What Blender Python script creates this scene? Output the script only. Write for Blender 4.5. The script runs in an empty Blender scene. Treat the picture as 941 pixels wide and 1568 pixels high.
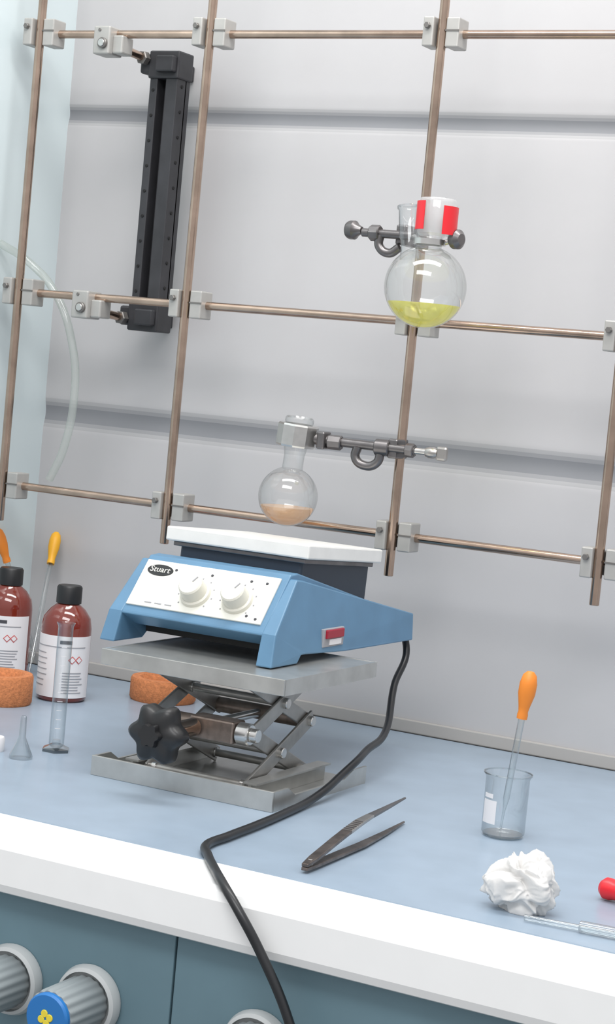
import bpy, bmesh, math, random
from mathutils import Vector, Matrix, noise
random.seed(3)
S=bpy.context.scene
S.view_settings.view_transform='Standard'
S.view_settings.look='None'
COL=S.collection
pi=math.pi

# ---------------------------------------------------------------- materials
def mat(name,c,rough=.5,metal=0.,spec=.5,var=0.,vscale=40.,bump=0.,bscale=200.,coat=0.,trans=0.,emit=0.):
    m=bpy.data.materials.new(name); m.use_nodes=True
    nt=m.node_tree; b=nt.nodes['Principled BSDF']
    b.inputs['Base Color'].default_value=(*c,1)
    b.inputs['Roughness'].default_value=rough
    b.inputs['Metallic'].default_value=metal
    b.inputs['Specular IOR Level'].default_value=spec
    b.inputs['Coat Weight'].default_value=coat
    b.inputs['Transmission Weight'].default_value=trans
    if var>0 or bump>0:
        tc=nt.nodes.new('ShaderNodeTexCoord')
    if var>0:
        n=nt.nodes.new('ShaderNodeTexNoise'); n.inputs['Scale'].default_value=vscale; n.inputs['Detail'].default_value=5
        nt.links.new(tc.outputs['Object'],n.inputs['Vector'])
        r=nt.nodes.new('ShaderNodeValToRGB')
        r.color_ramp.elements[0].position=.3; r.color_ramp.elements[1].position=.7
        r.color_ramp.elements[0].color=(*[max(0,x*(1-var)) for x in c],1)
        r.color_ramp.elements[1].color=(*[min(1,x*(1+var)) for x in c],1)
        nt.links.new(n.outputs['Fac'],r.inputs['Fac']); nt.links.new(r.outputs['Color'],b.inputs['Base Color'])
    if bump>0:
        n=nt.nodes.new('ShaderNodeTexNoise'); n.inputs['Scale'].default_value=bscale; n.inputs['Detail'].default_value=4
        nt.links.new(tc.outputs['Object'],n.inputs['Vector'])
        bp=nt.nodes.new('ShaderNodeBump'); bp.inputs['Strength'].default_value=bump; bp.inputs['Distance'].default_value=.002
        nt.links.new(n.outputs['Fac'],bp.inputs['Height']); nt.links.new(bp.outputs['Normal'],b.inputs['Normal'])
    return m

def thin_glass(name,tint=(.985,.99,.99),edge=(.76,.79,.80),haze=0.,hazecol=(.8,.8,.8),gl=1.,rough=.05,pwr=3.,refl=.6,blend=.3):
    m=bpy.data.materials.new(name); m.use_nodes=True
    nt=m.node_tree; nt.nodes.clear()
    out=nt.nodes.new('ShaderNodeOutputMaterial')
    lw=nt.nodes.new('ShaderNodeLayerWeight'); lw.inputs['Blend'].default_value=blend
    cr=nt.nodes.new('ShaderNodeMixRGB'); cr.inputs[1].default_value=(*tint,1); cr.inputs[2].default_value=(*edge,1)
    nt.links.new(lw.outputs['Facing'],cr.inputs[0])
    tr=nt.nodes.new('ShaderNodeBsdfTransparent'); nt.links.new(cr.outputs[0],tr.inputs[0])
    g=nt.nodes.new('ShaderNodeBsdfGlossy'); g.inputs['Roughness'].default_value=rough; g.inputs[0].default_value=(gl,gl,gl,1)
    lf=nt.nodes.new('ShaderNodeLayerWeight'); lf.inputs['Blend'].default_value=.5
    pw=nt.nodes.new('ShaderNodeMath'); pw.operation='POWER'; pw.inputs[1].default_value=pwr
    nt.links.new(lf.outputs['Facing'],pw.inputs[0])
    ml=nt.nodes.new('ShaderNodeMath'); ml.operation='MULTIPLY_ADD'; ml.inputs[1].default_value=refl; ml.inputs[2].default_value=.07
    nt.links.new(pw.outputs[0],ml.inputs[0])
    mx=nt.nodes.new('ShaderNodeMixShader'); nt.links.new(ml.outputs[0],mx.inputs[0])
    nt.links.new(tr.outputs[0],mx.inputs[1]); nt.links.new(g.outputs[0],mx.inputs[2])
    last=mx
    if haze>0:
        d=nt.nodes.new('ShaderNodeBsdfDiffuse'); d.inputs[0].default_value=(*hazecol,1)
        t=nt.nodes.new('ShaderNodeBsdfTranslucent'); t.inputs[0].default_value=(*hazecol,1)
        m1=nt.nodes.new('ShaderNodeMixShader'); m1.inputs[0].default_value=.5
        nt.links.new(d.outputs[0],m1.inputs[1]); nt.links.new(t.outputs[0],m1.inputs[2])
        m2=nt.nodes.new('ShaderNodeMixShader'); m2.inputs[0].default_value=haze
        nt.links.new(mx.outputs[0],m2.inputs[1]); nt.links.new(m1.outputs[0],m2.inputs[2]); last=m2
    nt.links.new(last.outputs[0],out.inputs[0])
    return m

M={}
M['wall']=mat('wall_paint',(.505,.495,.50),.33,var=.04,vscale=4,bump=.05,bscale=60)
M['wallL']=mat('side_panel',(.64,.72,.735),.12,var=.04,vscale=3)
M['groove_shade']=mat('slot_shade',(.24,.245,.26),.7)  # soft shade of the wall slots painted as greys, darkest at the centre
M['groove_shade_mid']=mat('slot_shade_mid',(.33,.33,.34),.7)
M['groove_shade_outer']=mat('slot_shade_outer',(.42,.415,.42),.6)
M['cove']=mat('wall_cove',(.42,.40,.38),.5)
M['bench']=mat('bench_laminate',(.295,.37,.455),.28,var=.05,vscale=25)
M['white']=mat('white_edge',(.90,.90,.89),.35,var=.01)
M['panel']=mat('teal_panel',(.13,.215,.255),.45,var=.08,vscale=10)
M['floor']=mat('floor_vinyl',(.30,.31,.32),.6,var=.1)
M['rod']=mat('bronze_rod',(.48,.36,.285),.18,metal=1.,var=.18,vscale=30)
M['alu']=mat('clamp_aluminium',(.43,.42,.40),.42,metal=.3,var=.08)
M['aluD']=mat('clamp_aluminium_dark',(.20,.19,.18),.4,metal=.6)
M['steel']=mat('steel',(.62,.61,.59),.22,metal=.9,var=.12,vscale=50)
M['jack']=mat('jack_steel',(.50,.50,.48),.33,metal=.7,var=.1,vscale=40)
M['jackd']=mat('jack_arm_steel',(.38,.37,.35),.36,metal=.7,var=.15,vscale=60)
M['black']=mat('black_plastic',(.012,.012,.013),.4)
M['blackb']=mat('black_bar',(.030,.030,.034),.5,var=.2)
M['blackd']=mat('deep_black',(.004,.004,.004),.7)
M['blue']=mat('blue_casing',(.105,.225,.355),.36,var=.06,vscale=30)
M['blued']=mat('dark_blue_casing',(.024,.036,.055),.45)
M['cream']=mat('control_panel',(.78,.77,.70),.4,var=.02)
M['knob']=mat('cream_knob',(.68,.66,.58),.4)
M['ceram']=mat('ceramic_plate',(.78,.77,.74),.3,var=.03,vscale=60)
M['red']=mat('red_plastic',(.75,.02,.03),.35)
M['reddk']=mat('red_switch',(.32,.012,.03),.35)
M['cork']=mat('cork',(.56,.20,.075),.85,var=.22,vscale=260,bump=.5,bscale=500)
M['orange']=mat('orange_rubber',(.80,.24,.025),.45)
M['yorange']=mat('amber_rubber',(.85,.42,.02),.45)
M['brown']=mat('amber_bottle_glass',(.17,.022,.012),.08,coat=.6)
M['label']=mat('label_paper',(.76,.74,.75),.6)
M['ink']=mat('ink',(.06,.06,.07),.7)
M['inkg']=mat('ink_grey',(.32,.32,.34),.7)
M['hazr']=mat('hazard_red',(.60,.10,.10),.6)
M['brass']=mat('worn_brass',(.25,.20,.17),.4,metal=.75,var=.3,vscale=80)
M['rust']=mat('tarnished_steel',(.17,.14,.125),.32,metal=.9,var=.35,vscale=90)
M['fsteel']=mat('forceps_steel',(.42,.40,.38),.3,metal=.9,var=.15)
M['darkm']=mat('dark_metal',(.18,.17,.17),.33,metal=.85,var=.2)
M['cable']=mat('cable_rubber',(.012,.013,.015),.35)
M['kgrey']=mat('grey_knob',(.27,.30,.31),.5)
M['kcol']=mat('collar_white',(.50,.52,.52),.4)
M['kblue']=mat('blue_cap',(.02,.17,.48),.35)
M['yellow']=mat('yellow_mark',(.8,.65,.05),.5)
M['tissue']=mat('crumpled_white',(.66,.65,.635),.6,bump=.25,bscale=120)
M['glass']=thin_glass('clear_glass')
M['glass2']=thin_glass('clear_glass_thick',tint=(.975,.985,.985),edge=(.42,.46,.48),pwr=2.2,refl=.7,blend=.35)
M['glass3']=thin_glass('stem_glass',tint=(.93,.95,.95),edge=(.45,.48,.50),pwr=1.6,refl=.8,blend=.4)
M['frost']=thin_glass('frosted_glass',haze=.30,hazecol=(.88,.87,.87))
M['foggy']=thin_glass('fogged_glass',edge=(.66,.68,.68),haze=.05,hazecol=(.85,.84,.83),blend=.35)
M['hose']=thin_glass('silicone_tube',tint=(.95,.96,.95),edge=(.74,.79,.76),haze=.25,hazecol=(.80,.84,.80),gl=.8)
M['yliq']=thin_glass('yellow_liquid',tint=(.99,.98,.55),edge=(.92,.90,.30),haze=.30,hazecol=(.94,.88,.22))
M['pliq']=thin_glass('peach_liquid',tint=(1,.88,.74),edge=(.99,.80,.60),haze=.48,hazecol=(1,.73,.50))

# ---------------------------------------------------------------- helpers
def empty(name,loc=(0,0,0)):
    e=bpy.data.objects.new(name,None); e.empty_display_size=.02; e.location=loc
    COL.objects.link(e); return e
def link(o,parent):
    COL.objects.link(o)
    if parent is not None:
        o.parent=parent
        o.matrix_parent_inverse=Matrix.Translation(-Vector(parent.location))
    return o
def mk(name,vs,fs,m,parent=None,smooth=False,bev=0.,seg=2,angle=35):
    me=bpy.data.meshes.new(name); me.from_pydata([tuple(v) for v in vs],[],fs); me.update()
    bm=bmesh.new(); bm.from_mesh(me); bmesh.ops.recalc_face_normals(bm,faces=bm.faces); bm.to_mesh(me); bm.free()
    if smooth:
        me.shade_smooth(); me.set_sharp_from_angle(angle=math.radians(angle))
    me.materials.append(m)
    o=bpy.data.objects.new(name,me); link(o,parent)
    if bev>0:
        b=o.modifiers.new('bev','BEVEL'); b.width=bev; b.segments=seg; b.limit_method='ANGLE'
    return o
def box(name,c,s,m,parent=None,bev=0.,rot=None):
    c=Vector(c); vs=[]
    for dx in(-.5,.5):
        for dy in(-.5,.5):
            for dz in(-.5,.5):
                v=Vector((dx*s[0],dy*s[1],dz*s[2]))
                if rot is not None: v=rot@v
                vs.append(c+v)
    fs=[(0,1,3,2),(4,6,7,5),(0,4,5,1),(2,3,7,6),(0,2,6,4),(1,5,7,3)]
    return mk(name,vs,fs,m,parent,bev=bev)
def prism(name,prof,x0,x1,m,parent=None,bev=0.,x0f=None,x1f=None):
    n=len(prof); vs=[];
    for i,(y,z) in enumerate(prof): vs.append((x0 if x0f is None else x0f[i],y,z))
    for i,(y,z) in enumerate(prof): vs.append((x1 if x1f is None else x1f[i],y,z))
    fs=[tuple(range(n)),tuple(range(2*n-1,n-1,-1))]
    for i in range(n):
        j=(i+1)%n; fs.append((i,j,n+j,n+i))
    return mk(name,vs,fs,m,parent,bev=bev)
def orient(axis):
    return Vector((0,0,1)).rotation_difference(Vector(axis).normalized()).to_matrix()
def revolve(name,prof,loc,m,parent=None,axis=(0,0,1),seg=40,smooth=True,rfun=None,angle=35):
    R=orient(axis); loc=Vector(loc); vs=[];fs=[]; rings=[]
    for (r,z) in prof:
        if r<1e-6:
            rings.append([len(vs)]); vs.append(loc+R@Vector((0,0,z)))
        else:
            ids=[]
            for k in range(seg):
                a=2*pi*k/seg; rr=r*(rfun(a) if rfun else 1)
                ids.append(len(vs)); vs.append(loc+R@Vector((rr*math.cos(a),rr*math.sin(a),z)))
            rings.append(ids)
    for a,b in zip(rings,rings[1:]):
        if len(a)==1 and len(b)==1: continue
        for k in range(seg):
            k2=(k+1)%seg
            if len(a)==1: fs.append((a[0],b[k],b[k2]))
            elif len(b)==1: fs.append((a[k],b[0],a[k2]))
            else: fs.append((a[k],b[k],b[k2],a[k2]))
    return mk(name,vs,fs,m,parent,smooth=smooth,angle=angle)
def cyl(name,p0,p1,r,m,parent=None,r2=None,seg=24,chamf=None):
    p0=Vector(p0);p1=Vector(p1);L=(p1-p0).length; r2=r if r2 is None else r2
    c=min(r,r2)*.12 if chamf is None else chamf
    return revolve(name,[(0,0),(r-c,0),(r,c),(r2,L-c),(r2-c,L),(0,L)],p0,m,parent,axis=p1-p0,seg=seg)
def tube(name,pts,r,m,parent=None,res=6):
    cu=bpy.data.curves.new(name,'CURVE'); cu.dimensions='3D'; cu.bevel_depth=r; cu.bevel_resolution=res; cu.use_fill_caps=True
    sp=cu.splines.new('BEZIER'); sp.bezier_points.add(len(pts)-1)
    for b,p in zip(sp.bezier_points,pts):
        b.co=p; b.handle_left_type='AUTO'; b.handle_right_type='AUTO'
    sp.resolution_u=14
    cu.materials.append(m)
    o=bpy.data.objects.new(name,cu); return link(o,parent)
def patch(name,c,r,z0,z1,a0,a1,m,parent=None,n=16,thick=.0004):
    vs=[];fs=[]
    for i in range(n+1):
        a=math.radians(a0+(a1-a0)*i/n)
        for rr in(r,r+thick):
            for z in(z0,z1): vs.append((c[0]+rr*math.cos(a),c[1]+rr*math.sin(a),c[2]+z))
    for i in range(n):
        b=i*4;d=b+4
        fs+= [(b+2,d+2,d+3,b+3),(b,b+1,d+1,d),(b,d,d+2,b+2),(b+1,b+3,d+3,d+1)]
    fs+= [(0,2,3,1),(n*4,n*4+1,n*4+3,n*4+2)]
    return mk(name,vs,fs,m,parent,smooth=True)
def barpath(name,pts,ws,ts,m,parent=None,bev=0.):
    vs=[];fs=[]
    for i,p in enumerate(pts):
        p=Vector(p); d=(Vector(pts[min(i+1,len(pts)-1)])-Vector(pts[max(i-1,0)])).normalized()
        s=d.cross(Vector((0,0,1))).normalized(); u=s.cross(d).normalized()
        for a,b in((-1,-1),(1,-1),(1,1),(-1,1)): vs.append(p+s*a*ws[i]/2+u*b*ts[i]/2)
    n=len(pts)
    for i in range(n-1):
        for k in range(4):
            k2=(k+1)%4; fs.append((i*4+k,i*4+k2,i*4+4+k2,i*4+4+k))
    fs+=[(0,1,2,3),(n*4-4,n*4-1,n*4-2,n*4-3)]
    return mk(name,vs,fs,m,parent,bev=bev)
def sphprof(R,zc,a0,a1,n=20):
    return [(R*math.sin(a0+(a1-a0)*i/n),zc-R*math.cos(a0+(a1-a0)*i/n)) for i in range(n+1)]

# ---------------------------------------------------------------- room
XL=-.566
pts=[(0,-.9)]; kinds=[]
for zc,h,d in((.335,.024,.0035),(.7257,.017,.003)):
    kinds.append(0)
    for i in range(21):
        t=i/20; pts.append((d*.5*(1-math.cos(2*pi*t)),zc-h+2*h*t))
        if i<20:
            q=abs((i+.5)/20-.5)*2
            kinds.append(1 if q<.4 else (2 if q<.6 else (3 if q<.8 else 0)))  # painted shade steps, fading from groove centre to bare wall
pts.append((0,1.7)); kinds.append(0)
vs=[(XL,y,z) for y,z in pts]+[(1.7,y,z) for y,z in pts]
n=len(pts)
fs=[(i,n+i,n+i+1,i+1) for i in range(n-1)]
b0=len(vs); vs+=[(XL,.05,-.9),(1.7,.05,-.9),(XL,.05,1.7),(1.7,.05,1.7)]
fs+=[(b0,b0+1,b0+3,b0+2)]
w=mk('wall_back',vs,fs,M['wall'],None,smooth=True,angle=60)
w.data.materials.append(M['groove_shade']); w.data.materials.append(M['groove_shade_mid']); w.data.materials.append(M['groove_shade_outer'])
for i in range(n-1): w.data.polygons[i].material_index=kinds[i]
box('wall_left',(XL-.015,-.47,.4),(.03,1.04,2.6),M['wallL'])
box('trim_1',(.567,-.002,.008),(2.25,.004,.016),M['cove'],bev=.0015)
box('floor',(.5,-1.6,-.92),(4.5,4.2,.04),M['floor'])

# bench
bn=empty('lab_bench',(.5,-.4,0))
XB=XL+.004
box('worktop',((XB+1.7)/2,-.357,-.025),(1.7-XB,.702,.05),M['bench'],bn)
prism('front_edge',[(-.704,.0008),(-.704,-.05),(-.782,-.05),(-.782,-.0)],XB,1.7,M['white'],bn,bev=.010,)
box('front_panel_left',((XB+.157)/2,-.757,-.47),(.157-XB,.016,.84),M['panel'],bn,bev=.001)
box('front_panel_right',((1.7+.159)/2,-.757,-.47),(1.7-.159,.016,.84),M['panel'],bn,bev=.001)
box('panel_backing',(.56,-.74,-.47),(2.2,.012,.84),M['blackd'],bn)
box('end_panel_left',(-.55,-.37,-.47),(.02,.70,.84),M['panel'],bn)
box('end_panel_right',(1.68,-.37,-.47),(.02,.70,.84),M['panel'],bn)

# ---------------------------------------------------------------- lattice frame
YV=-.13; YH=-.118; RR=.0054
fr=empty('lab_lattice_frame',(0,YV,.5))
VX=[-.528,-.282,.0186,.2646,.565]; HZ=[.2436,.4864,.807]
for i,x in enumerate(VX):
    cyl('vertical_rod_%d'%(i+1),(x,YV,.198),(x+.004,YV,1.12),RR,M['rod'],fr)
for j,z in enumerate(HZ):
    cyl('horizontal_rod_%d'%(j+1),(-.54,YH,z),(.60,YH,z),RR*.92,M['rod'],fr)
k=0
for j,z in enumerate(HZ):
    for i,x in enumerate(VX):
        k+=1
        ma=M['alu']; 
        box('clamp_block_a_%d'%k,(x-.011,YV+.004,z),(.013,.026,.033),ma,fr,bev=.0015)
        box('clamp_block_b_%d'%k,(x+.016,YH-.002,z),(.016,.026,.033),ma,fr,bev=.0015)
        box('clamp_slot_%d'%k,(x+.001,YH+.004,z),(.014,.016,.026),M['aluD'],fr,bev=.001)
        box('clamp_slit_%d'%k,(x+.016,YH-.0152,z+.002),(.0165,.0012,.0018),M['aluD'],fr)
        cyl('clamp_screw_%d'%k,(x-.011,YV-.009,z+.006),(x-.011,YV-.014,z+.006),.0035,M['aluD'],fr,seg=6)

# black wall rail
bb=empty('black_mounting_rail',(-.378,-.04,.62))
xc=-.3765; yf=-.072
box('rail_back',(xc,-.048,.622),(.040,.012,.32),M['blackb'],bb,bev=.001)
box('rail_left_flange',(xc-.0145,yf+.011,.622),(.011,.022,.32),M['blackb'],bb,bev=.001)
box('rail_right_flange',(xc+.0115,yf+.011,.622),(.017,.022,.32),M['blackb'],bb,bev=.001)
for z0,nm in((.779,'top'),(.468,'bottom')):
    box('end_block_'+nm,(xc,yf+.014,z0),(.044,.034,.034),M['blackb'],bb,bev=.002)
    box('end_ear_'+nm,(xc-.027,yf+.010,z0+.001),(.018,.022,.024),M['blackb'],bb,bev=.003)
    box('end_lug_'+nm,(xc+.006,yf-.007,z0),(.026,.010,.02),M['blackb'],bb,bev=.002)
    box('wall_standoff_'+nm,(xc-.010,-.022,z0),(.018,.043,.020),M['blackb'],bb,bev=.002)
for q in range(9):
    z=.50+q*.031
    cyl('rail_hole_l_%d'%q,(xc-.0145,yf+.0004,z),(xc-.0145,yf-.001,z),.0020,M['blackd'],bb,seg=10)
    cyl('rail_hole_r_%d'%q,(xc+.0198,yf+.011,z+.006),(xc+.0210,yf+.011,z+.006),.0022,M['blackd'],bb,seg=10)
for nm,zz in(('top',HZ[2]),('bottom',HZ[1])):
    box('rod_clamp_'+nm,(-.429,YH-.004,zz-.010),(.024,.030,.034),M['alu'],bb,bev=.002)
    box('rod_clamp_side_'+nm,(-.410,YH-.0,zz-.014),(.015,.024,.022),M['alu'],bb,bev=.002)
    cyl('clamp_bolt_'+nm,(-.426,YH-.018,zz-.014),(-.426,YH-.023,zz-.014),.0065,M['aluD'],bb)
    cyl('clamp_bolt_core_'+nm,(-.426,YH-.0225,zz-.014),(-.426,YH-.0245,zz-.014),.0045,M['steel'],bb)
    cyl('clamp_pin_'+nm,(-.432,YH-.0185,zz+.002),(-.432,YH-.020,zz+.002),.002,M['aluD'],bb)
    cyl('arm_'+nm,(-.408,-.112,zz-.018),(-.404,-.060,zz-.022),.0052,M['rod'],bb)
    cyl('arm_nut_'+nm,(-.405,-.084,zz-.021),(-.404,-.074,zz-.021),.0085,M['aluD'],bb,seg=6)

# silicone tube hanging
hs=empty('silicone_hose',(-.5,-.10,.5))
tube('hose_tube',[(-.561,-.132,.545),(-.5366,-.103,.526),(-.492,-.100,.488),(-.461,-.098,.4244),(-.453,-.097,.368),(-.4626,-.098,.293),(-.4786,-.10,.254)],.0050,M['hose'],hs)

# ---------------------------------------------------------------- lab jack
jk=empty('lab_jack',(0,-.411,0))
y0=-.511; y1=-.311
box('base_plate',(-.004,-.411,.0021),(.2064,.1984,.003),M['jack'],jk)
box('base_front_lip',(-.004,y0+.0015,.0100),(.208,.003,.020),M['jack'],jk,bev=.0006)
for sx,nm in((-1,'left'),(1,'right')):
    xo=.1 if sx>0 else -.108
    prism('base_%s_lip'%nm,[(y0+.0031,.0),(y0+.0031,.0195),(y0+.03,.0195),(y0+.045,.011),(y1-.05,.011),(y1-.03,.018),(y1,.018),(y1,.0)],xo-sx*.003,xo,M['jack'],jk)
    prism('base_rail_%s'%nm,[(-.50,.0037),(-.50,.0194),(-.345,.0194),(-.345,.0037)],sx*.066,sx*.069,M['jack'],jk)
    prism('base_rail_flange_%s'%nm,[(-.50,.0195),(-.50,.0215),(-.345,.0215),(-.345,.0195)],sx*.060,sx*.075,M['jack'],jk)
ZT=.128
box('top_plate',(-.003,-.411,ZT-.0022),(.2064,.1984,.003),M['jack'],jk)
box('top_front_lip',(-.003,y0+.0015,ZT-.008),(.208,.003,.016),M['jack'],jk,bev=.0006)
box('top_rear_lip',(-.003,y1-.0015,ZT-.008),(.208,.003,.016),M['jack'],jk,bev=.0006)
box('top_right_lip',(.0995,-.411,ZT-.0082),(.003,.1938,.0158),M['jack'],jk)
box('top_left_lip',(-.1055,-.411,ZT-.0082),(.003,.1938,.0158),M['jack'],jk)
yc=-.424; hs_=.058; zb,zm,zt=.014,.065,.114
def arm(nm,x,ya,za,yb,zb_,m):
    d=Vector((0,yb-ya,zb_-za)); L=d.length; ang=math.atan2(d.z,d.y)
    rot=Matrix.Rotation(ang,3,'X')
    box(nm,(x,(ya+yb)/2,(za+zb_)/2),(.003,L+.016,.016),m,jk,bev=.001,rot=rot)
for sx,nm in((-1,'left'),(1,'right')):
    X=sx*.056
    arm('arm_lower_a_'+nm,X,yc-hs_,zb,yc+hs_,zm,M['jackd'])
    arm('arm_lower_b_'+nm,X-sx*.004,yc+hs_,zb,yc-hs_,zm,M['jackd'])
    arm('arm_upper_a_'+nm,X,yc-hs_,zm,yc+hs_,zt,M['jackd'])
    arm('arm_upper_b_'+nm,X-sx*.004,yc+hs_,zm,yc-hs_,zt,M['jackd'])
    for q,(yy,zz) in enumerate([(yc,(zb+zm)/2),(yc,(zm+zt)/2),(yc-hs_,zm),(yc+hs_,zm),(yc-hs_,zb),(yc+hs_,zb),(yc-hs_,zt),(yc+hs_,zt)]):
        cyl('pivot_%s_%d'%(nm,q),(X+sx*.006,yy,zz),(X-sx*.008,yy,zz),.0055,M['steel'],jk,seg=16)
for q,(yy,zz,r) in enumerate([(yc-hs_,zm,.009),(yc+hs_,zm,.008),(yc,.0395,.004),(yc,.0895,.004),(yc-hs_,zb,.004),(yc+hs_,zb,.004),(yc-hs_,zt,.004),(yc+hs_,zt,.004)]):
    cyl('crossbar_%d'%q,(-.056,yy,zz),(.056,yy,zz),r,M['brass'] if q<2 else M['jackd'],jk)
box('front_yoke',(.018,yc-hs_-.004,zm),(.05,.024,.022),M['brass'],jk,bev=.002)
cyl('yoke_nut',(.044,yc-hs_-.006,zm),(.058,yc-hs_-.006,zm),.011,M['steel'],jk,seg=20)
cyl('yoke_nut_end',(.058,yc-hs_-.006,zm),(.066,yc-hs_-.006,zm),.007,M['steel'],jk,seg=20)
cyl('lead_screw',(0,-.56,zm),(0,yc+hs_+.02,zm),.0045,M['steel'],jk)
cyl('screw_collar',(0,-.55,zm),(0,-.50,zm),.009,M['rod'],jk)
revolve('star_knob',[(0,0),(.022,0),(.0265,.004),(.0265,.018),(.022,.023),(.011,.024),(.010,.030),(0,.030)],(-.003,-.548,zm),M['black'],jk,axis=(0,-1,0),seg=72,rfun=lambda a:1+.13*math.cos(6*a),angle=50)

# ---------------------------------------------------------------- magnetic stirrer hotplate
hp=empty('hotplate_stirrer',(-.04,-.3,.17))
c0=-.04
prism('casing',[(-.457,.158),(-.455,.161),(-.410,.2155),(-.395,.2165),(-.142,.160),(-.142,.140),(-.30,.143),(-.43,.145)],c0-.084,c0+.084,M['blue'],hp,bev=.0015)
box('underside',(c0,-.30,.1415),(.15,.24,.008),M['blackd'],hp)
for sx,nm in((-1,'left'),(1,'right')):
    prof=[(-.466,.1285),(-.457,.160),(-.411,.2115),(-.399,.2105),(-.138,.161),(-.138,.131),(-.305,.1325),(-.395,.1365),(-.405,.1365),(-.412,.1285)]
    outer=[.101,.098,.092,.092,.098,.100,.101,.101,.101,.101]
    inner=[.083,.082,.081,.081,.081,.081,.081,.081,.081,.083]
    prism('side_cheek_'+nm,prof,0,0,M['blue'],hp,bev=.0015,x0f=[c0+sx*a for a in inner],x1f=[c0+sx*a for a in outer])
P0=Vector((0,-.455,.161)); V=Vector((0,.045,.0545)).normalized(); N=Vector((0,-V.z,V.y))
def pp(x,v,n=0): return Vector((x,0,0))+P0+V*v+N*n
rotP=Matrix((Vector((1,0,0)),V,N)).transposed()
box('control_panel',pp(c0-.0025,.0355,.0008),(.158,.057,.0024),M['cream'],hp,bev=.0006,rot=rotP)
for q,x in enumerate((-.048,.001)):
    revolve('dial_skirt_%d'%q,[(0,0),(.0165,0),(.0160,.004),(.014,.005),(0,.005)],pp(x,.030,.002),M['knob'],hp,axis=N)
    revolve('dial_%d'%q,[(0,.004),(.0138,.004),(.0126,.017),(.0112,.0185),(0,.0185)],pp(x,.030,.002),M['knob'],hp,axis=N,seg=48,rfun=lambda a:1+.012*math.cos(24*a))
    box('dial_mark_%d'%q,pp(x+.004,.030+.006,.0208),(.0012,.007,.0006),M['inkg'],hp,rot=rotP@Matrix.Rotation(-.5,3,'Z'))
    for t in range(9):
        a=math.radians(-40+t*32.5)
        box('tick_%d_%d'%(q,t),pp(x+.0195*math.cos(a),.030+.0195*math.sin(a),.0022),(.0013,.0013,.0006),M['inkg'],hp,rot=rotP)
for q,(x,v) in enumerate(((-.040,.055),(.006,.055),(.024,.055),(.029,.012),(.018,.014),(-.083,.055))):
    revolve('indicator_%d'%q,[(0,0),(.0017,0),(.0012,.001),(0,.001)],pp(x,v,.0018),M['ink'],hp,axis=N,seg=12)
lg=revolve('logo_oval',[(0,0),(.0155,0),(.0152,.0008),(0,.0008)],(0,0,0),M['black'],hp)
for v in lg.data.vertices:
    q=Vector((v.co.x,v.co.y*.45,v.co.z)); v.co=pp(-.101,.052,.0018)+rotP@q
def text(nm,s,size,loc,rot,m,parent,ext=.0002):
    cu=bpy.data.curves.new(nm,'FONT'); cu.body=s; cu.size=size; cu.extrude=ext; cu.align_x='CENTER'; cu.align_y='CENTER'
    cu.materials.append(m); o=bpy.data.objects.new(nm,cu); link(o,parent)
    o.matrix_basis=Matrix.Translation(loc)@rot.to_4x4(); return o
text('logo_text','Stuart',.0098,pp(-.101,.0523,.0029),rotP,M['cream'],hp)
for q in range(3):
    box('panel_print_%d'%q,pp(-.097+q*.012,.012,.0022),(.008,.0012,.0005),M['inkg'],hp,rot=rotP)
tl=math.radians(3.7)
rt=Matrix.Rotation(-tl,3,'X')
pc=Vector((c0,-.2935,.2285))
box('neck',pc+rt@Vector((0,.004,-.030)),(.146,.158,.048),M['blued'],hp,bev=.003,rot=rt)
box('plate_skirt',pc+rt@Vector((0,0,-.0065)),(.158,.160,.005),M['darkm'],hp,bev=.001,rot=rt)
box('ceramic_top',pc+rt@Vector((0,0,.0035)),(.171,.173,.015),M['ceram'],hp,bev=.0018,rot=rt)
box('switch_housing',(.0597,-.338,.150),(.004,.046,.019),M['inkg'],hp,bev=.0008)
box('rocker_switch',(.0617,-.338,.154),(.005,.038,.009),M['reddk'],hp,bev=.001)
box('rating_label',(.0619,-.335,.1455),(.0015,.026,.006),M['label'],hp)
tube('power_cable',[(.038,-.150,.150),(.050,-.135,.128),(.060,-.176,.083),(.085,-.241,.0437),(.1,-.316,.0346),(.108,-.354,.030),(.109,-.388,.0205),(.112,-.424,.0126),(.112,-.457,.006),(.117,-.51,.0045),(.124,-.586,.0045),(.127,-.639,.0045),(.131,-.684,.0045),(.150,-.712,.0048),(.179,-.749,.005),(.205,-.779,.0035),(.226,-.790,-.010),(.250,-.790,-.040),(.280,-.790,-.087),(.305,-.79,-.15),(.315,-.785,-.3)],.0040,M['cable'],hp)

# ---------------------------------------------------------------- flasks
sf=empty('round_bottom_flask',(-.103,-.16,.2755))
ax=Vector((.07,0,1)).normalized()
R=.0342
a_top=pi-math.asin(.012/R)
prof=[(0,-R)]+sphprof(R,0,.02,a_top,26)
zt_=prof[-1][1]
prof+= [(.0118,zt_+.006),(.0118,zt_+.016),(.0135,zt_+.024),(.0148,zt_+.050),(.0165,zt_+.054),(.0165,zt_+.058),(.0148,zt_+.060),(.0135,zt_+.058)]
revolve('flask_glass',prof,(-.103,-.16,.2755),M['foggy'],sf,axis=ax)
lp=[(0,-R+.0012)]+sphprof(R-.0012,0,.03,math.acos(.36),14)
revolve('flask_liquid',lp+[(0,lp[-1][1])],(-.103,-.16,.2755),M['pliq'],sf)
cl=empty('flask_clamp',(-.04,-.15,.344))
neck=Vector((-.103,-.16,.2755))+ax*.071
revolve('jaw_ring',[(.0165,-.013),(.0225,-.013),(.0235,-.011),(.0235,.011),(.0225,.013),(.0165,.013),(.0165,-.013)],neck,M['steel'],cl,axis=ax,seg=10,smooth=False)
zk=.3425
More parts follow.
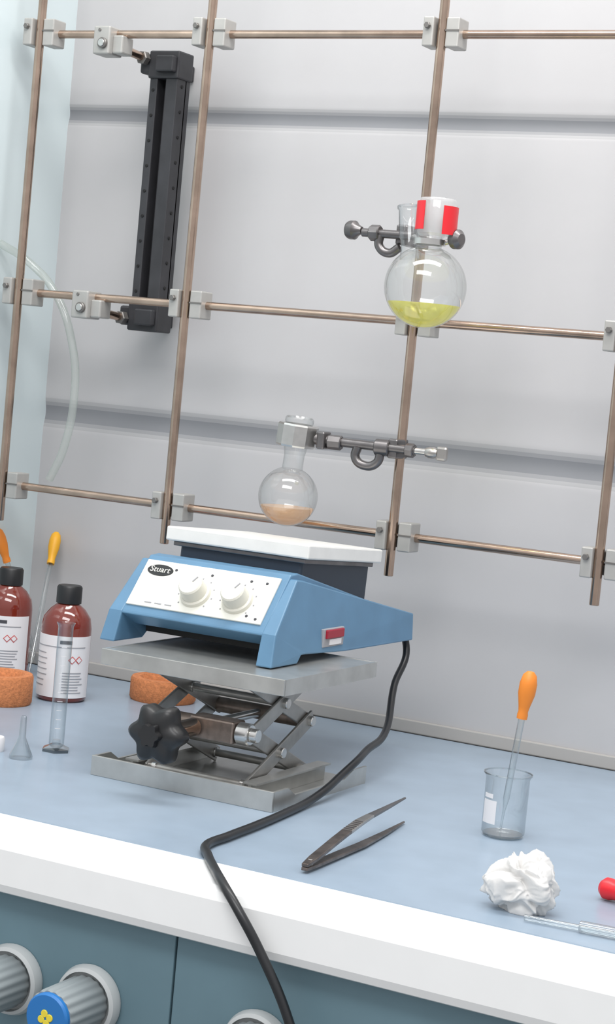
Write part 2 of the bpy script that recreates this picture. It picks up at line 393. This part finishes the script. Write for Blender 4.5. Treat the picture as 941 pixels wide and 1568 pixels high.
cyl('jaw_stem',(-.083,-.157,zk+.002),(-.052,-.153,zk+.001),.0065,M['darkm'],cl)
box('jaw_hinge',(-.066,-.156,zk+.001),(.010,.018,.020),M['darkm'],cl,bev=.002)
cyl('jaw_screw',(-.060,-.155,zk),(-.044,-.153,zk),.0085,M['darkm'],cl,seg=8)
cyl('clamp_rod',(-.05,-.153,zk+.001),(.045,-.147,zk),.0052,M['darkm'],cl)
cyl('clamp_boss',(-.003,-.15,zk),(.014,-.148,zk),.0095,M['darkm'],cl)
tube('boss_hook',[(-.024,-.152,zk-.002),(-.026,-.152,zk-.014),(-.016,-.151,zk-.022),(.000,-.150,zk-.018),(.004,-.150,zk-.002)],.0052,M['darkm'],cl)
box('rod_grip',(.0186,-.137,zk),(.012,.030,.022),M['darkm'],cl,bev=.002)
cyl('grip_screw',(.045,-.147,zk),(.070,-.146,zk),.0038,M['steel'],cl)
cyl('grip_nut',(.034,-.147,zk),(.044,-.147,zk),.008,M['darkm'],cl,seg=8)
revolve('wing_hub',[(0,0),(.005,0),(.0065,.004),(.0065,.010),(.004,.014),(0,.014)],(.058,-.146,zk),M['fsteel'],cl,axis=(1,0,0))
box('wing_screw',(.077,-.146,zk),(.014,.006,.016),M['fsteel'],cl,bev=.0028)

F=Vector((.073,-.222,.5203)); R=.0440
tf=empty('two_neck_flask',F)
a_top=pi-math.asin(.0135/R)
prof=[(0,-R)]+sphprof(R,0,.02,a_top,30)
zt_=prof[-1][1]
prof+=[(.0132,zt_+.003),(.0135,zt_+.010),(.0155,zt_+.013),(.0165,zt_+.030)]
revolve('flask_glass',prof,F,M['foggy'],tf)
lp=[(0,-R+.0012)]+sphprof(R-.0012,0,.03,math.acos(.42),16)
revolve('yellow_liquid',lp+[(0,lp[-1][1])],F,M['yliq'],tf)
d=Vector((-.56,.10,.80)).normalized(); s=F+d*(R-.001)
sd=Vector((-.12,0,1)).normalized()
revolve('side_neck',[(.0105,-.006),(.0090,.006),(.0090,.014),(.0105,.018),(.0108,.046),(.0122,.048),(.0122,.051),(.0108,.052),(.0095,.050)],s,M['glass2'],tf,axis=sd)
T=F+Vector((.006,0,zt_+.012))
revolve('stopper_cup',[(.0165,0),(.0200,.003),(.0210,.036),(.0185,.040),(.012,.0405),(0,.0405)],T,M['frost'],tf)
revolve('stopper_core',[(0,.004),(.010,.004),(.0115,.034),(0,.034)],T,M['frost'],tf)
patch('red_clip_left',T,.0212,.006,.036,-160,-104,M['red'],tf,thick=.0012)
patch('red_clip_right',T,.0212,.002,.032,-48,24,M['red'],tf,thick=.0012)
c2=empty('boss_clamp',(.02,-.17,.578))
zk=.578
cyl('clamp_bar',(-.028,-.182,zk),(.034,-.182,zk-.001),.0048,M['darkm'],c2)
revolve('thumb_screw',[(0,0),(.009,0),(.0105,.003),(.0105,.009),(.007,.012),(.004,.018),(0,.018)],(-.046,-.182,zk+.002),M['darkm'],c2,axis=(1,-.1,0),seg=20)
cyl('boss_nut',(-.018,-.182,zk),(-.006,-.182,zk),.009,M['darkm'],c2,seg=8)
tube('boss_hook',[(-.006,-.182,zk-.002),(-.006,-.182,zk-.014),(.006,-.181,zk-.021),(.018,-.180,zk-.014)],.0050,M['darkm'],c2)
box('rod_grip',(.0186,-.150,zk),(.014,.060,.022),M['darkm'],c2,bev=.002)
revolve('neck_ring',[(.0140,-.003),(.0175,-.003),(.0175,.003),(.0140,.003),(.0140,-.003)],F+Vector((0,0,zt_+.006)),M['steel'],c2,seg=32)
cyl('ring_arm',(.034,-.182,zk-.002),(.060,-.208,zt_+.006+F.z),.0035,M['steel'],c2)
cyl('ring_screw',(.086,-.218,zt_+.006+F.z),(.100,-.216,zk-.006),.003,M['steel'],c2)
revolve('thumb_screw_right',[(0,0),(.008,0),(.0105,.003),(.0105,.009),(.006,.013),(0,.013)],(.096,-.215,zk-.005),M['darkm'],c2,axis=(1,-.3,0),seg=20)

# ---------------------------------------------------------------- bottles
def bottle(loc,da=0):
    e=empty('amber_reagent_bottle',loc)
    L=Vector(loc)
    revolve('bottle_glass',[(0,0),(.027,0),(.0298,.003),(.0302,.012),(.0302,.088),(.028,.100),(.021,.110),(.0135,.116),(.0125,.120),(0,.120)],L,M['brown'],e,seg=48,angle=60)
    revolve('screw_cap',[(0,.117),(.0150,.117),(.0150,.136),(.0135,.1385),(0,.139)],L,M['black'],e,seg=60,rfun=lambda a:1+.012*math.cos(30*a))
    patch('label',L,.0303,.006,.080,-150+da,15+da,M['label'],e,n=30)
    r=.0308
    patch('label_header',L,r,.0665,.0675,-140+da,-10+da,M['inkg'],e)
    for q in range(7):
        patch('label_line_%d'%q,L,r,.058-q*.0065,.0590-q*.0065,-142+da,-100+da+random.uniform(-8,5),M['inkg'],e,n=8)
    for q in range(8):
        patch('label_text_%d'%q,L,r,.012+q*.0034,.0130+q*.0034,-62+da,-15+da+random.uniform(-12,3),M['inkg'],e,n=8)
    patch('label_title',L,r,.071,.0750,-72+da,-45+da,M['ink'],e,n=8)
    for q,(aa,zz) in enumerate(((-42,.052),(-26,.052))):
        for nm,s,mm,rr in(('red',.0050,M['hazr'],r),('white',.0036,M['label'],r+.0004)):
            a=math.radians(aa+da); vs=[]
            da_=s/.0308
            for ka,kz in((0,-1),(1,0),(0,1),(-1,0)):
                vs.append((L.x+(rr+.0003)*math.cos(a+ka*da_),L.y+(rr+.0003)*math.sin(a+ka*da_),zz+kz*s))
            mk('hazard_%s_%d'%(nm,q),vs,[(0,1,2,3)],mm,e)
    return e
bottle((-.374,-.186,0),5)
bottle((-.515,-.113,0),-10)

def cork(loc,r,h):
    e=revolve('cork_ring',[(r*.45,.002),(r*.95,0),(r,.003),(r,h-.003),(r*.96,h),(r*.72,h),(r*.6,h-.006),(r*.45,.004),(r*.45,.002)],loc,M['cork'],None,seg=48)
cork((-.296,-.080,0),.041,.028)
cork((-.405,-.268,0),.0385,.035)

def dropper(p0,p1,m,parentname='dropper_pipette',bl=.046,br=.0075,gr=.0032):
    p0=Vector(p0);p1=Vector(p1);d=(p1-p0).normalized();L=(p1-p0).length
    e=empty(parentname,p0)
    revolve('glass_stem',[(.0009,0),(.0014,.02),(gr,.032),(gr,L-bl+.008)],p0,M['glass3'],e,axis=d,seg=16)
    s=p1-d*bl
    revolve('rubber_bulb',[(gr*.9,0),(.0050,0),(.0052,.004),(.0046,.007),(.0055,.012),(br,.024),(br*1.02,.034),(br*.8,.042),(br*.4,.0455),(0,bl)],s,m,e,axis=d,seg=24)
dropper((-.482,-.105,.002),(-.522,-.012,.178),M['yorange'],bl=.044)
dropper((-.500,-.055,.002),(-.552,-.10,.182),M['orange'],bl=.044)

mc=empty('graduated_cylinder',(-.197,-.445,0))
revolve('cylinder_glass',[(0,.005),(.0068,.005),(.0080,.008),(.0080,.132),(.0100,.136)],(-.197,-.445,0),M['glass2'],mc,seg=28)
revolve('cylinder_foot',[(0,.0),(.0155,0),(.0155,.003),(.010,.0055),(.005,.008),(.0045,.012),(0,.012)],(-.197,-.445,0),M['glass2'],mc,seg=6,smooth=False)
for q in range(10):
    patch('graduation_%d'%q,(-.197,-.445,0),.0081,.025+q*.0095,.0256+q*.0095,-75,-35,M['label'],mc,n=6,thick=.0001)
fn=empty('glass_funnel',(-.198,-.505,0))
revolve('funnel_cone',[(.0118,.0),(.0120,.003),(.0036,.022),(.0030,.043),(.0022,.044)],(-.198,-.505,0),M['glass3'],fn,seg=28)
revolve('white_bottle_cap',[(0,0),(.010,0),(.0105,.002),(.0105,.013),(.0095,.015),(0,.015)],(-.238,-.497,0),M['label'],None,seg=30)

BK=Vector((.297,-.415,0))
bk=empty('glass_beaker',BK)
revolve('beaker_glass',[(0,.0012),(.018,.0012),(.0205,.004),(.0208,.056),(.0228,.060)],BK,M['glass2'],bk,seg=48)
revolve('beaker_rim',[(.0224,.0595),(.0232,.0595),(.0232,.0608),(.0224,.0608),(.0224,.0595)],BK,M['glass3'],bk,seg=48)
revolve('beaker_base',[(0,.0002),(.0178,.0002),(.0192,.0018),(.0185,.0032),(0,.0032)],BK,M['glass3'],bk,seg=48)
patch('beaker_label',BK,.0210,.014,.036,-138,-92,M['label'],bk,thick=.0002)
patch('beaker_mark',BK,.0211,.038,.042,-135,-104,M['label'],bk,thick=.0002)
dropper((.293,-.412,.004),(.3050,-.405,.156),M['orange'],bl=.044,br=.0082)

# forceps: two sprung arms joined at one end
fc=empty('forceps',(.22,-.56,0))
A=Vector((.229,-.686,.004)); B=Vector((.2095,-.448,.0022)); U=Vector((.210,-.452,.026))
def lerp(a,b,t): return a+(b-a)*t
sx_=Vector((1,0,0))
low=[A,lerp(A,B,.08),lerp(A,B,.3)+sx_*.002,lerp(A,B,.5)+sx_*.004,lerp(A,B,.75)+sx_*.003,B]
barpath('lower_arm',low,[.006,.009,.0095,.0095,.006,.002],[.003,.0032,.003,.0026,.0024,.0016],M['rust'],fc,bev=.0006)
A2=A+Vector((0,0,.0032))
upp=[A2,lerp(A2,U,.08)+Vector((0,0,.001)),lerp(A2,U,.3)+Vector((-.002,0,.0025)),lerp(A2,U,.42)+Vector((-.003,0,.003))]
barpath('upper_arm_root',upp,[.006,.009,.0095,.0098],[.003,.0032,.003,.0028],M['rust'],fc,bev=.0006)
upp2=[lerp(A2,U,.40)+Vector((-.003,0,.0028)),lerp(A2,U,.55)+Vector((-.004,0,.003)),lerp(A2,U,.66)+Vector((-.0035,0,.0025))]
barpath('upper_arm_grip',upp2,[.0100,.0098,.0075],[.003,.003,.0028],M['fsteel'],fc,bev=.0006)
barpath('upper_arm_tip',[lerp(A2,U,.65)+Vector((-.0035,0,.0025)),lerp(A2,U,.82)+Vector((-.002,0,.001)),U],[.0075,.005,.002],[.0028,.0024,.0016],M['darkm'],fc,bev=.0005)
for q in range(6):
    t=.43+q*.022
    box('grip_groove_%d'%q,lerp(A2,U,t)+Vector((-.0035,0,.0047)),(.0080,.0012,.0006),M['darkm'],fc)
cyl('hinge_rivet',lerp(A,B,.05)+Vector((0,0,-.001)),lerp(A,B,.05)+Vector((0,0,.0065)),.0025,M['fsteel'],fc,seg=14)

# crumpled tissue
bm=bmesh.new(); bmesh.ops.create_icosphere(bm,subdivisions=6,radius=1)
off=Vector((5.1,2.7,1.4))
rd=lambda q:1-2.4*abs(noise.noise(q))
for v in bm.verts:
    p=v.co.normalized()
    w_=p+.6*Vector((noise.noise(p*1.2+off),noise.noise(p*1.2+off*2),noise.noise(p*1.2+off*3)))
    r=.72+.34*noise.noise(p*1.0+off*1.3)
    a_=w_.x*.8+w_.z*.6
    r+=.20*rd(Vector((a_*1.9,w_.y*.9,w_.z*.7))+off)
    r+=.15*rd(Vector((w_.y*2.6,w_.z*1.0,a_*1.1))+off*2)
    r+=.05*rd(Vector((w_.z*5.0,w_.x*2.5,w_.y*3.5))+off)
    v.co=p*max(.35,r)
    v.co=Vector((v.co.x*.0275,v.co.y*.0245,max(v.co.z*.0275,-.0215)+.0215))+Vector((.409,-.652,0))
me=bpy.data.meshes.new('crumpled_tissue'); bm.to_mesh(me); bm.free(); me.shade_smooth(); me.materials.append(M['tissue'])
o=bpy.data.objects.new('crumpled_tissue',me); COL.objects.link(o)

gp=empty('glass_pipette',(.48,-.67,0))
cyl('pipette_stem',(.425,-.680,.0035),(.60,-.664,.0045),.0026,M['glass3'],gp)
cyl('pipette_body',(.47,-.676,.0050),(.60,-.662,.005),.0048,M['glass3'],gp)
rp=empty('rubber_bulb_pipette',(.47,-.56,0))
revolve('red_rubber_bulb',[(0,0),(.006,.001),(.0092,.005),(.0092,.010),(.0080,.014),(.0080,.022),(.0092,.026),(.0092,.040),(0,.042)],(.446,-.560,.0098),M['red'],rp,axis=(1,-.25,0),seg=28)
cyl('pipette_glass',(.486,-.570,.0098),(.60,-.60,.0050),.0045,M['glass3'],rp)

def valve(x,z,cap):
    e=empty('service_valve_knob',(x,-.765,z))
    revolve('collar',[(0,0),(.030,0),(.031,.004),(.029,.010),(.026,.012),(.0255,.006),(0,.006)],(x,-.7655,z),M['kcol'],e,axis=(0,-1,0),seg=48)
    revolve('knob_body',[(0,.005),(.020,.005),(.0225,.010),(.0220,.056),(.021,.060),(0,.060)],(x,-.7655,z),M['kgrey'],e,axis=(0,-1,0),seg=144,rfun=lambda a:1+.025*math.cos(18*a),angle=50)
    revolve('knob_cap',[(0,.059),(.0205,.059),(.0205,.063),(.019,.065),(0,.0655)],(x,-.7655,z),cap,e,axis=(0,-1,0),seg=40)
    for q in range(4):
        a=q*pi/2+.3
        cyl('petal_%d'%q,(x+.0042*math.cos(a),-.830,z+.0042*math.sin(a)),(x+.0042*math.cos(a),-.8318,z+.0042*math.sin(a)),.0032,M['yellow'],e,seg=12)
valve(.080,-.1235,M['kblue']); valve(.000,-.1235,M['kgrey']); valve(.243,-.124,M['kblue'])

# ---------------------------------------------------------------- camera
cx=Vector((.8781,.4695,.0914)); fw=Vector((-.4646,.8826,-.0703)).normalized()
up=(cx.cross(fw)).normalized(); cx=fw.cross(up).normalized()
mw=Matrix((cx,up,-fw)).transposed().to_4x4(); mw.translation=Vector((.961,-2.13,.4175))
cd=bpy.data.cameras.new('camera'); cam=bpy.data.objects.new('camera',cd); COL.objects.link(cam); cam.matrix_world=mw
cd.sensor_fit='VERTICAL'; cd.sensor_height=36; cd.lens=36*3000/1568; cd.clip_start=.05
S.camera=cam

# ---------------------------------------------------------------- light
w=bpy.data.worlds.new('world'); S.world=w; w.use_nodes=True
nt=w.node_tree; bg=nt.nodes['Background']
tc=nt.nodes.new('ShaderNodeTexCoord'); sep=nt.nodes.new('ShaderNodeSeparateXYZ'); nt.links.new(tc.outputs['Generated'],sep.inputs[0])
mr=nt.nodes.new('ShaderNodeMapRange'); mr.inputs[1].default_value=-1; mr.inputs[2].default_value=1; nt.links.new(sep.outputs[2],mr.inputs[0])
cr=nt.nodes.new('ShaderNodeValToRGB'); e=cr.color_ramp.elements
e[0].position=.35; e[0].color=(.32,.32,.33,1); e[1].position=.8; e[1].color=(.97,.98,1,1)
nt.links.new(mr.outputs[0],cr.inputs[0]); nt.links.new(cr.outputs[0],bg.inputs[0])
bg.inputs[1].default_value=1.1
def area(name,loc,tgt,sx,sy,p,c=(1,1,1)):
    l=bpy.data.lights.new(name,'AREA'); l.shape='RECTANGLE'; l.size=sx; l.size_y=sy; l.energy=p; l.color=c
    o=bpy.data.objects.new(name,l); COL.objects.link(o); o.location=loc
    o.rotation_euler=(Vector(tgt)-Vector(loc)).to_track_quat('-Z','Y').to_euler()
area('hood_lamp',(.2,-.55,1.55),(.1,-.35,0),1.3,.25,15,(1,.99,.97))
area('ceiling_lamp',(.6,-2.0,1.9),(.2,-.3,.2),1.6,.5,26,(1,1,1))
